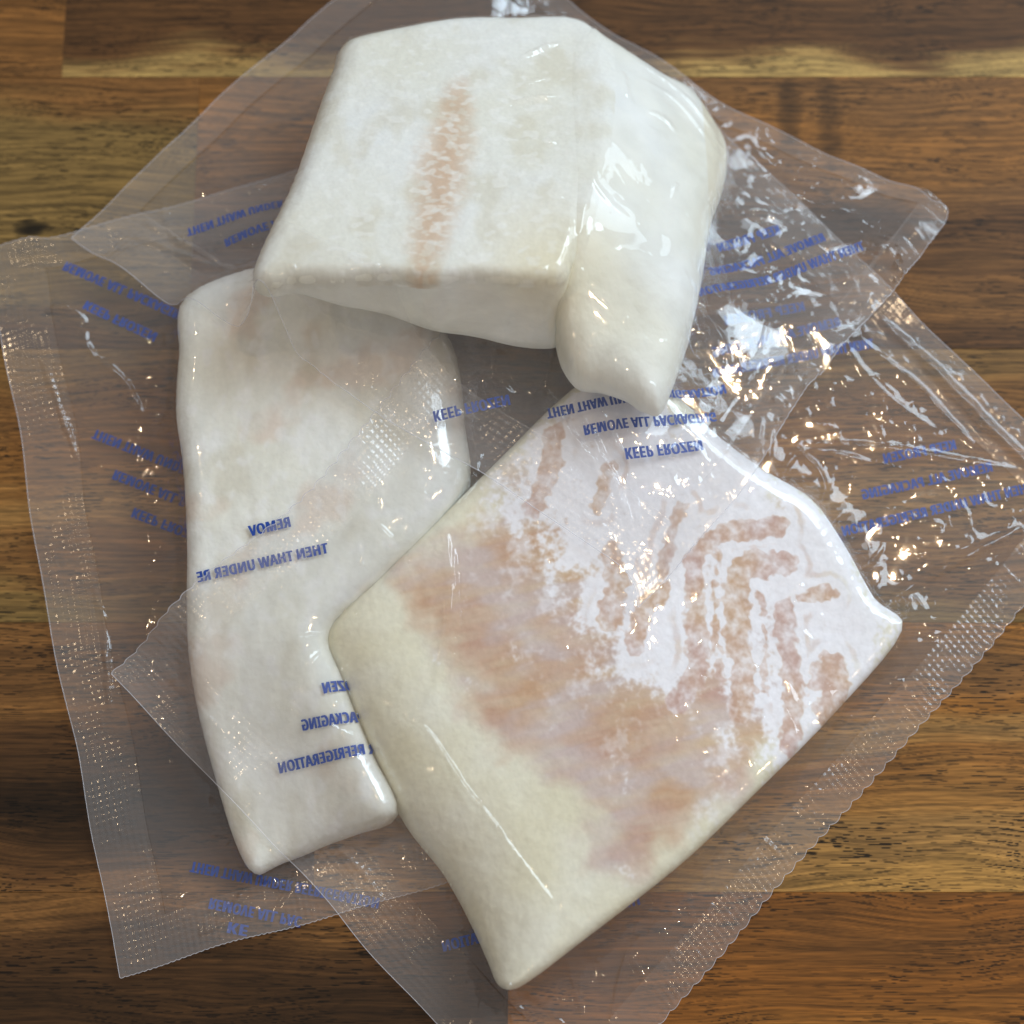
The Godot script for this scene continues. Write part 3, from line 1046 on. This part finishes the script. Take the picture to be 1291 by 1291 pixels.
	fb.setup([Vector3(-46.9, 14.2, 8.0), Vector3(-45.7, 6.8, 8.0), Vector3(-41.3, 2.5, 7.0), Vector3(-26.1, -1.0, 6.0), Vector3(-11.6, -3.9, 6.0), Vector3(0.9, -3.9, 6.0), Vector3(14.5, -4.8, 6.0), Vector3(21.3, -0.7, 5.0), Vector3(24.3, 9.7, 4.0), Vector3(23.7, 34.1, 4.0), Vector3(19.5, 60.2, 4.0), Vector3(14.5, 78.8, 3.0), Vector3(11.4, 84.3, 3.0), Vector3(2.7, 85.2, 3.0), Vector3(-8.6, 84.3, 2.5), Vector3(-19.8, 85.0, 2.5), Vector3(-31.1, 83.8, 2.5), Vector3(-42.4, 84.5, 3.0), Vector3(-51.4, 83.8, 3.0), Vector3(-58.5, 85.2, 4.0), Vector3(-62.1, 82.4, 5.0), Vector3(-61.5, 75.6, 6.0), Vector3(-57.8, 63.2, 7.0), Vector3(-54.9, 53.8, 7.0), Vector3(-52.8, 44.2, 7.0), Vector3(-50.4, 30.8, 8.0)], 5)
	fb.under = func(p: Vector2) -> float: return 0.3 + 25.0 * smoothstep(14.0, -72.0, p.x) * smoothstep(30.0, 85.0, p.y)
	var crown: Vector2 = [Vector2(-10.9, 43.9)][0]
	fb.top = func(p: Vector2) -> float:
		return 34.5 - 0.0006 * (p - crown).length_squared() + 0.5 * n_low.get_noise_2d(p.x * 1.4, p.y * 1.4 + 90.0)
	var flap := Fillet.new()
	flap.base = 0.5
	flap.setup([Vector3(11.2, 9.9, 6.0), Vector3(20.1, -0.5, 6.0), Vector3(26.3, 2.4, 6.0)] + [Vector3(38.4, 5.8, 6.0)] + [Vector3(48.3, 5.9, 6.0), Vector3(55.5, 14.6, 6.0), Vector3(57.5, 22.5, 6.0), Vector3(55.4, 35.0, 5.0), Vector3(51.6, 47.6, 6.0), Vector3(48.4, 65.3, 6.0), Vector3(44.7, 80.8, 6.0), Vector3(40.6, 93.8, 5.0), Vector3(36.7, 102.8, 5.0), Vector3(32.5, 102.8, 5.0), Vector3(27.6, 100.0, 6.0), Vector3(22.0, 98.1, 7.0), Vector3(15.1, 96.2, 7.0), Vector3(10.6, 82.8, 8.0), Vector3(9.1, 44.4, 8.0)], 5)
	var hinge: PackedVector2Array = smooth_line([Vector2(22.0, 1.5), Vector2(23.2, 35.0), Vector2(19.0, 61.1), Vector2(13.2, 84.4), Vector2(10.8, 113.1)], 6)
	flap.top = func(p: Vector2) -> float:
		var at := 0
		while at < hinge.size() - 2 and hinge[at + 1].y < p.y:
			at += 1
		var d := maxf(p.x - lerpf(hinge[at].x, hinge[at + 1].x, clampf((p.y - hinge[at].y) / maxf(hinge[at + 1].y - hinge[at].y, 0.01), 0.0, 1.0)), 0.0)
		var slope := clampf(d / 32.0, 0.0, 1.0)
		return (fb.top.call(p) + 0.1 - 19.0 * pow(slope, 1.2)) * lerpf(1.0, 0.36, smoothstep(66.0, 114.0, p.y)) + 0.8 * slope * n_low.get_noise_2d(p.x * 2.6, p.y * 2.6)
	b.fish = [fb, flap]
	b.set_edges([edge([Vector2(-118.9, 40.3)] + [Vector2(-86.1, 6.1)] + [Vector2(-49.5, -28.1)] + [Vector2(-19.2, -59.8)]), edge([Vector2(-19.2, -59.8)] + [Vector2(21.0, -25.5)] + [Vector2(56.9, -0.4)] + [Vector2(83.5, 15.6)] + [Vector2(98.9, 24.2)] + [Vector2(108.0, 28.3)] + [Vector2(112.2, 32.5)]), edge([Vector2(30.9, 146.4)] + [Vector2(36.0, 140.9)] + [Vector2(44.9, 131.0)] + [Vector2(58.1, 115.3)] + [Vector2(85.0, 77.6)] + [Vector2(115.2, 39.8)] + [Vector2(112.2, 32.5)]), edge([Vector2(-118.9, 40.3)] + [Vector2(-96.9, 57.1)] + [Vector2(-69.7, 78.6)] + [Vector2(-38.9, 96.7)] + [Vector2(-7.0, 114.8)] + [Vector2(8.7, 124.8)] + [Vector2(19.4, 131.9)] + [Vector2(27.1, 137.5)] + [Vector2(30.0, 141.9)] + [Vector2(30.9, 146.4)])])
	lay_mid(b, [Vector3(-118.9, -8.4, 40.3), Vector3(-99.5, -4.1, 53.2), Vector3(-69.3, 1.9, 79.8), Vector3(-38.8, -2.7, 97.3), Vector3(-7.0, -8.6, 115.4), Vector3(10.7, -13.0, 125.8), Vector3(30.9, -19.4, 145.6), Vector3(44.8, -14.9, 131.5), Vector3(58.1, -10.6, 115.3), Vector3(71.0, -8.9, 100.3), Vector3(84.8, -7.0, 78.2), Vector3(106.1, -3.6, 48.3), Vector3(113.5, -1.8, 36.2), Vector3(98.7, -1.3, 24.9), Vector3(83.3, -0.6, 16.4), Vector3(56.9, 2.8, -0.4), Vector3(21.0, 9.9, -25.5), Vector3(-19.2, 24.2, -59.8), Vector3(-49.5, 13.9, -28.1), Vector3(-86.1, 2.7, 6.1), Vector3(-69.2, 7.9, -9.7), Vector3(-100.5, -2.3, 21.7), Vector3(-110.8, -5.7, 32.2), Vector3(-88.9, -3.5, 31.9), Vector3(-73.5, -0.4, 31.9), Vector3(-66.0, 0.3, 46.1), Vector3(-66.0, -0.1, 18.0), Vector3(66.6, -3.9, 42.6), Vector3(52.1, -4.5, 73.7), Vector3(84.8, -5.7, 54.6), Vector3(22.6, -5.9, 107.1), Vector3(-17.0, -2.1, 95.3), Vector3(68.1, -0.9, 17.3), Vector3(-54.1, 8.6, -15.1)], [a, c], 3.2)
	folds(b, [
		[7.5, 5.0, [Vector2(112.6, 37.3), Vector2(99.3, 50.7), Vector2(88.6, 64.8)]],
		[7.0, 5.0, [Vector2(84.6, 73.8), Vector2(73.5, 86.4), Vector2(66.1, 96.3), Vector2(57.7, 106.6)]],
		[0.8, 1.0, [Vector2(94.3, 61.1), Vector2(89.9, 67.9), Vector2(85.0, 70.5), Vector2(80.5, 72.0)]],
		[0.9, 1.0, [Vector2(90.7, 72.0), Vector2(81.1, 81.1), Vector2(73.6, 92.2), Vector2(66.2, 102.1)]],
		[1.2, 2.4, [Vector2(-94.7, 30.1), Vector2(-92.1, 38.7), Vector2(-88.0, 45.2), Vector2(-81.1, 48.8), Vector2(-71.7, 57.9)]],
		[1.1, 2.4, [Vector2(-101.1, 42.2), Vector2(-90.4, 47.3), Vector2(-80.3, 52.8), Vector2(-71.6, 56.6)]],
		[1.1, 1.0, [Vector2(-99.0, 36.6), Vector2(-91.4, 41.5)]],
		[1.0, 0.9, [Vector2(-95.1, 30.3), Vector2(-82.3, 29.0), Vector2(-71.7, 29.0), Vector2(-60.7, 25.0)]],
		[0.9, 0.9, [Vector2(-79.8, 18.7), Vector2(-68.3, 9.9), Vector2(-56.4, 7.7)]],
		[0.4, 0.3, [Vector2(-42.4, 81.1), Vector2(-31.2, 79.7), Vector2(-23.7, 76.8), Vector2(-19.1, 70.7), Vector2(-16.0, 66.4), Vector2(-10.6, 65.0)]],
		[0.35, 0.2, [Vector2(-59.9, 72.4), Vector2(-46.7, 71.4), Vector2(-37.2, 70.7)]],
		[0.6, 0.5, [Vector2(22.5, 49.4), Vector2(20.0, 55.9), Vector2(16.6, 68.5)]],
		[0.8, 0.7, [Vector2(19.1, 56.6), Vector2(17.6, 64.3), Vector2(16.1, 71.8), Vector2(13.5, 76.8)]],
		[0.9, 0.7, [Vector2(32.3, 11.5), Vector2(41.1, 12.7), Vector2(47.3, 16.4), Vector2(54.2, 23.5)]],
		[0.9, 0.6, [Vector2(32.5, 17.3), Vector2(41.9, 17.8), Vector2(49.0, 23.5), Vector2(52.8, 29.0)]],
		[0.9, 0.6, [Vector2(28.6, 17.4), Vector2(29.1, 23.0), Vector2(31.0, 28.6)]],
		[0.8, 0.6, [Vector2(34.6, 27.9), Vector2(39.4, 27.4), Vector2(42.4, 30.7)]],
		[0.8, 0.7, [Vector2(45.9, 3.9), Vector2(49.7, 11.2), Vector2(54.6, 18.3)]],
		[0.7, 0.6, [Vector2(18.0, 53.2), Vector2(22.8, 60.9), Vector2(28.6, 64.0)]],
		[0.5, 0.4, [Vector2(26.3, 80.3), Vector2(26.5, 87.1), Vector2(32.4, 85.7)]],
		[0.5, 0.4, [Vector2(40.4, 51.1), Vector2(41.7, 47.1), Vector2(39.3, 55.0), Vector2(37.5, 57.6)]],
		[1.7, 4.5, [Vector2(6.8, 82.6), Vector2(7.8, 94.4), Vector2(11.1, 102.2), Vector2(19.4, 112.8), Vector2(26.0, 123.3)]],
		[1.2, 3.0, [Vector2(12.8, 85.9), Vector2(15.1, 95.8), Vector2(18.9, 105.5), Vector2(25.2, 117.0), Vector2(29.9, 126.5)]],
		[0.9, 2.0, [Vector2(17.8, 90.6), Vector2(22.6, 102.4), Vector2(28.3, 114.0), Vector2(31.2, 126.4)]],
		[0.7, 0.7, [Vector2(15.7, 97.1), Vector2(18.6, 103.0), Vector2(24.3, 112.6)]],
		[2.0, 1.6, [Vector2(60.4, 17.1), Vector2(66.5, 24.7), Vector2(76.9, 31.2), Vector2(89.3, 35.4), Vector2(98.4, 42.3)]],
		[1.2, 1.0, [Vector2(57.4, 15.2), Vector2(61.4, 22.8), Vector2(69.7, 28.7), Vector2(81.2, 32.6)]],
		[1.3, 1.2, [Vector2(62.8, 13.0), Vector2(72.1, 20.7), Vector2(83.4, 29.3), Vector2(91.6, 34.7)]],
		[1.0, 0.8, [Vector2(55.7, 55.2), Vector2(65.3, 46.8), Vector2(73.9, 39.4)]],
		[0.9, 0.8, [Vector2(50.7, 48.9), Vector2(59.3, 38.3), Vector2(70.9, 36.2), Vector2(83.9, 48.9)]],
		[0.8, 0.8, [Vector2(47.6, 72.2), Vector2(52.7, 74.3), Vector2(56.5, 82.3)]],
		[0.6, 0.7, [Vector2(43.8, 78.7), Vector2(47.5, 78.3), Vector2(50.5, 77.9)]],
		[0.6, 0.7, [Vector2(41.7, 81.5), Vector2(45.3, 84.8), Vector2(49.3, 85.6)]],
		[0.6, 0.7, [Vector2(38.6, 89.6), Vector2(43.4, 88.8), Vector2(47.1, 87.6)]],
		[0.6, 0.6, [Vector2(57.5, 76.9), Vector2(58.2, 80.9), Vector2(58.5, 84.0)]],
		[0.7, 0.7, [Vector2(66.5, 68.7), Vector2(63.5, 80.8), Vector2(58.8, 88.8), Vector2(47.4, 106.5)]],
		[0.7, 0.6, [Vector2(-9.0, 99.3), Vector2(-1.1, 95.3), Vector2(5.3, 96.3)]],
		[0.8, 0.7, [Vector2(-17.0, 98.3), Vector2(-9.0, 101.2), Vector2(-1.1, 97.7)]],
		[0.6, 0.5, [Vector2(-31.5, -19.6), Vector2(-30.3, -15.1), Vector2(-28.8, -12.9)]],
		[0.6, 0.5, [Vector2(-19.6, -20.8), Vector2(-18.5, -17.4), Vector2(-17.2, -14.7)]],
	])
	puckers(b, fb, 30, 3.0, 16.0, 1.0)
	puckers(b, flap, 44, 6.0, 15.0, 0.9)
	var pb: Vector2 = [Vector2(-45.8, 0.5)][0] - Vector2(50, 38)
	var mid_line: PackedVector2Array = smooth_line([Vector2(-13.2, 22.4), Vector2(-14.6, 36.0), Vector2(-16.3, 49.2), Vector2(-18.0, 61.9), Vector2(-20.8, 79.2), Vector2(-22.4, 88.7)], 6)
	var warm: Array = [Vector2(9.3, 81.6), Vector2(-8.6, 74.3)]
	var rim_gap := field(pb, 190.0, 1.5, func(p: Vector2) -> float: return fb.near(p).x)
	var line_gap := field(pb, 190.0, 1.5, func(p: Vector2) -> float: return seg_dist(p, mid_line).x)
	var line_along := field(pb, 190.0, 1.5, func(p: Vector2) -> float: return seg_dist(p, mid_line).y)
	var ib := paint(pb, 190.0, 640, fb, func(p: Vector2) -> Color:
		var t := 0.5 + 0.9 * n_low.get_noise_2d(p.x * 1.2 - 80.0, p.y * 1.2)
		var col := cream.lerp(pale, clampf(t, 0.0, 1.0))
		col = col.lerp(Color(0.85, 0.79, 0.62), clampf(0.55 - p.distance_to(warm[0]) / 45.0, 0.0, 0.5))
		var side := rim_gap.at(p)
		if side < -2.0:
			return col * (1.0 + 0.04 * n_low.get_noise_2d(p.x * 4.0, p.y * 4.0))
		var shaken := p + 1.5 * Vector2(n_mid.get_noise_2d(p.x, p.y), n_mid.get_noise_2d(p.x + 90.0, p.y))
		var q := Vector2(line_gap.at(shaken), line_along.at(shaken))
		var along := q.y / (mid_line.size() - 1)
		var wide := 2.2 + 3.0 * sin(PI * clampf(along * 1.1, 0.0, 1.0))
		var band := (1.0 - smoothstep(wide * 0.1, wide * 1.9, q.x)) * (0.6 + 0.4 * sin(PI * clampf(along, 0.05, 1.0))) * smoothstep(0.0, 0.15, along + 0.05)
		var fleck := smoothstep(0.05, 0.35, n_fine.get_noise_2d(p.x * 0.45, p.y * 0.75))
		col = col.lerp(Color(0.80, 0.775, 0.69), 0.45 * smoothstep(0.0, 0.5, n_mid.get_noise_2d(p.x * 0.6 + 5.0, p.y * 0.45)))
		col = col.lerp(Color(0.78, 0.65, 0.53), band * (0.78 - 0.4 * fleck))
		col = col.lerp(Color(0.92, 0.92, 0.90), 0.5 * smoothstep(0.2, 0.45, n_fine.get_noise_2d(p.x * 0.3 + 40.0, p.y * 0.45)) * (1.0 - smoothstep(14.0, 48.0, q.x)))
		return col * (1.0 + 0.02 * n_fine.get_noise_2d(p.x * 1.3, p.y * 1.3)))
	var ob := put_fillet(b, "thick loin block with a tan line down its middle, topmost in the pile", fillet_mesh(fb, pb, 190.0), fish_material(ib))
	part("belly_flap", fillet_mesh(flap, pb, 190.0), ob.material_override, ob)
	var bb := bag(b, "vacuum_bag", "topmost bag, around the thick loin block, with a shiny curled edge at its right", [[7.0, 0.1], [9.0, 0.02], [9.0, 0.02], [17.0, 0.17]], [[0.15, 1.6], [0.0, 1.0], [0.2, 1.6], [0.0, 1.0]])
	var tb := [
		["KEEP FROZEN", [Vector2(71.9, 41.5), Vector2(55.3, 47.0)]], ["REMOVE ALL PACKAGING", [Vector2(83.6, 44.2), Vector2(52.6, 55.6)]], ["THEN THAW UNDER REFRIGERATION", [Vector2(93.9, 46.8), Vector2(49.1, 63.5)]],
		["THEN THAW UNDER REFRIGERATION", [Vector2(8.4, 97.7), Vector2(54.0, 87.8)]], ["REMOVE ALL PACKAGING", [Vector2(17.7, 102.2), Vector2(51.1, 96.3)]], ["KEEP FROZEN", [Vector2(27.9, 108.0), Vector2(47.3, 104.3)]],
		["THEN THAW UNDER REFRIGERATION", [Vector2(-87.4, 39.2), Vector2(-39.7, 26.8)]], ["REMOVE ALL PACKAGING", [Vector2(-76.5, 44.4), Vector2(-41.6, 34.0)]],
		["KEEP FROZEN", [Vector2(-19.9, 98.9), Vector2(-1.1, 94.4)]],
	]
	for t in tb:
		print_line(b, t[0], t[1][0], t[1][1], 2.7, bb)


func cod_colour(at: Vector2, size: float) -> Callable:
	var zone := PackedVector2Array([Vector2(-30.1, 20.6), Vector2(-24.7, 14.5), Vector2(-13.9, 9.5), Vector2(-1.1, -5.8), Vector2(10.9, -20.3), Vector2(31.1, -28.7), Vector2(50.9, -15.1), Vector2(62.6, -3.7), Vector2(76.2, 4.4), Vector2(88.9, 28.5), Vector2(94.4, 36.4), Vector2(76.1, 55.9), Vector2(54.3, 75.9), Vector2(42.5, 88.1), Vector2(29.1, 97.4), Vector2(19.8, 91.8), Vector2(10.4, 76.9), Vector2(-1.1, 65.5), Vector2(-14.6, 52.0), Vector2(-25.4, 34.5)])
	var frosty := PackedVector2Array([Vector2(-5.1, -3.7), Vector2(10.9, -23.4), Vector2(27.1, -30.8), Vector2(37.2, -28.7), Vector2(53.9, -15.1), Vector2(77.4, -1.7), Vector2(102.2, 36.4), Vector2(82.7, 57.8), Vector2(67.8, 72.1), Vector2(59.1, 75.0), Vector2(57.7, 55.9), Vector2(49.3, 48.2), Vector2(37.6, 50.1), Vector2(26.0, 48.2), Vector2(18.4, 36.4), Vector2(8.8, 16.5), Vector2(-1.1, 4.4)])
	var stripes := []
	for l: Array in [[Vector2(67.4, 8.4), Vector2(59.4, 9.7), Vector2(53.3, 10.3), Vector2(49.4, 12.7), Vector2(45.6, 17.3), Vector2(45.2, 22.2), Vector2(45.4, 33.3), Vector2(45.8, 42.0), Vector2(44.0, 48.3), Vector2(39.7, 53.7)], [Vector2(68.4, 17.8), Vector2(64.6, 18.6), Vector2(61.2, 19.2), Vector2(57.9, 19.6), Vector2(56.2, 23.0), Vector2(55.9, 33.2), Vector2(56.8, 41.9), Vector2(57.0, 48.7), Vector2(56.0, 55.6)], [Vector2(67.6, 29.2), Vector2(67.0, 34.8), Vector2(68.4, 40.4), Vector2(68.9, 47.6), Vector2(69.0, 55.4), Vector2(67.2, 63.2)], [Vector2(79.0, 42.6), Vector2(76.4, 44.6), Vector2(75.3, 47.5)], [Vector2(78.8, 43.2), Vector2(80.4, 46.9), Vector2(79.5, 51.4), Vector2(77.4, 54.9)], [Vector2(24.8, -5.8), Vector2(23.1, -1.7), Vector2(21.1, 4.4)], [Vector2(10.9, -15.1), Vector2(8.9, -3.7), Vector2(5.2, 4.4)], [Vector2(72.3, 26.9), Vector2(75.3, 26.1), Vector2(79.7, 24.9)], [Vector2(37.1, 25.5), Vector2(32.5, 30.5), Vector2(30.0, 39.4)], [Vector2(24.5, 16.5), Vector2(26.0, 24.5), Vector2(24.3, 32.5)]]:
		stripes.append(smooth_line(l, 4))
	var wide := [2.4, 2.8, 2.6, 1.7, 3.2, 1.4, 2.4, 1.6, 2.2, 3.0]
	var cream := Color(0.865, 0.845, 0.745)
	var tan_ := Color(0.765, 0.62, 0.49)
	var pink := Color(0.745, 0.61, 0.56)
	var mauve := Color(0.785, 0.725, 0.71)
	var frost := Color(0.925, 0.925, 0.945)
	stripes.append(smooth_line([Vector2(42.5, 4.4), Vector2(39.3, 12.5), Vector2(37.8, 20.6)], 4))
	wide.append(1.2)
	stripes.append(smooth_line([Vector2(51.1, 14.5), Vector2(49.8, 28.5), Vector2(50.4, 40.4), Vector2(50.8, 50.1)], 4))
	wide.append(0.7)
	stripes.append(smooth_line([Vector2(62.0, 26.5), Vector2(62.4, 38.4), Vector2(62.4, 50.1)], 4))
	wide.append(0.7)
	var zone_depth := field(at, size, 2.0, func(p: Vector2) -> float: return poly_depth(p, zone))
	var frost_depth := field(at, size, 2.0, func(p: Vector2) -> float: return poly_depth(p, frosty))
	var stripe_gap := field(at, size, 0.9, func(p: Vector2) -> float:
		var best := 9.0
		for i in stripes.size():
			var l: PackedVector2Array = stripes[i]
			if absf(p.x - l[0].x) < 40.0 and absf(p.y - l[l.size() / 2].y) < 40.0:
				best = minf(best, seg_dist(p, l).x - wide[i])
		return best)
	var tan_at: Vector2 = [Vector2(-24.6, 24.5)][0]
	return func(p: Vector2) -> Color:
		var w := Vector2(n_mid.get_noise_2d(p.x, p.y), n_mid.get_noise_2d(p.x + 70.0, p.y - 30.0))
		var lowp := n_low.get_noise_2d(p.x * 1.6, p.y * 1.6)
		var c := cream.lerp(Color(0.885, 0.875, 0.81), clampf(0.5 + lowp, 0.0, 1.0))
		var d := zone_depth.at(p + w * 4.0)
		var flesh := smoothstep(-2.0, 9.0, d + 7.0 * lowp)
		var fibre := n_mid.get_noise_2d(p.x * 0.45 + 20.0, p.y * 2.2 + 0.5 * p.x)
		if flesh > 0.0:
			var t := clampf(0.5 + 1.2 * n_low.get_noise_2d(p.x * 1.1 + 200.0, p.y * 2.0), 0.0, 1.0)
			var m := tan_.lerp(pink, t).lerp(tan_, clampf(0.9 - p.distance_to(tan_at) / 45.0, 0.0, 0.8))
			m = m.lerp(mauve, clampf(0.35 + 1.3 * n_low.get_noise_2d(p.x * 2.0 - 90.0, p.y * 3.0) + 0.6 * fibre, 0.0, 0.85))
			c = c.lerp(m, flesh * clampf(0.9 + 0.4 * fibre, 0.45, 1.0))
		# white frost: solid towards the thin end, breaking up into crystals
		var f := frost_depth.at(p + w * 3.0)
		var grain := n_fine.get_noise_2d(p.x * 0.9, p.y * 0.9)
		var patch := n_mid.get_noise_2d(p.x * 0.75 + 300.0, p.y * 0.5)
		var k := smoothstep(-10.0, 10.0, f) + 0.15 * smoothstep(4.0, 14.0, f) + 0.7 * patch + 0.22 * grain
		var cover := smoothstep(0.28, 0.8, k + 0.05 * grain) if flesh > 0.05 or f > 0.0 else 0.0
		if d > -1.0 and f < 6.0:   # crystals strewn over the bare flesh
			cover = maxf(cover, 0.62 * smoothstep(0.0, 0.62, patch * 0.75 + n_fine.get_noise_2d(p.x * 0.5 + 9.0, p.y * 0.5) * 0.4 + grain * 0.18 + 0.3 * fibre + 0.010 * (f + 10.0)) * smoothstep(-34.0, -4.0, f))
		var gap := stripe_gap.at(p + w * 0.8)
		var bare := 0.0
		if gap < 3.0:
			var lump := n_fine.get_noise_2d(p.x * 0.55 + 70.0, p.y * 0.55)
			bare = 1.0 - smoothstep(-0.45, 0.35, gap - 0.15 - 1.15 * lump - 0.4 * grain - 1.0 * patch)
		# fainter bands run beside the bare ones
		var beside := 0.42 * (1.0 - smoothstep(0.2, 1.1, absf(gap - 3.4 + 1.2 * patch) - 0.4 * grain)) * smoothstep(-0.15, 0.25, patch + 0.4 * w.y) * smoothstep(2.0, 8.0, f)
		cover -= beside
		if bare > 0.0:
			c = c.lerp(pink.lerp(tan_, clampf(0.45 + 1.5 * lowp, 0.0, 1.0)).lerp(frost, clampf(0.30 + 0.3 * grain + 0.6 * n_mid.get_noise_2d(p.x * 1.8 + 11.0, p.y * 1.8), 0.0, 0.75)), bare)
			cover *= 1.0 - 0.88 * bare
		c = c.lerp(frost, clampf(cover, 0.0, 1.0) * 0.95)
		return c * (1.0 + 0.025 * grain)
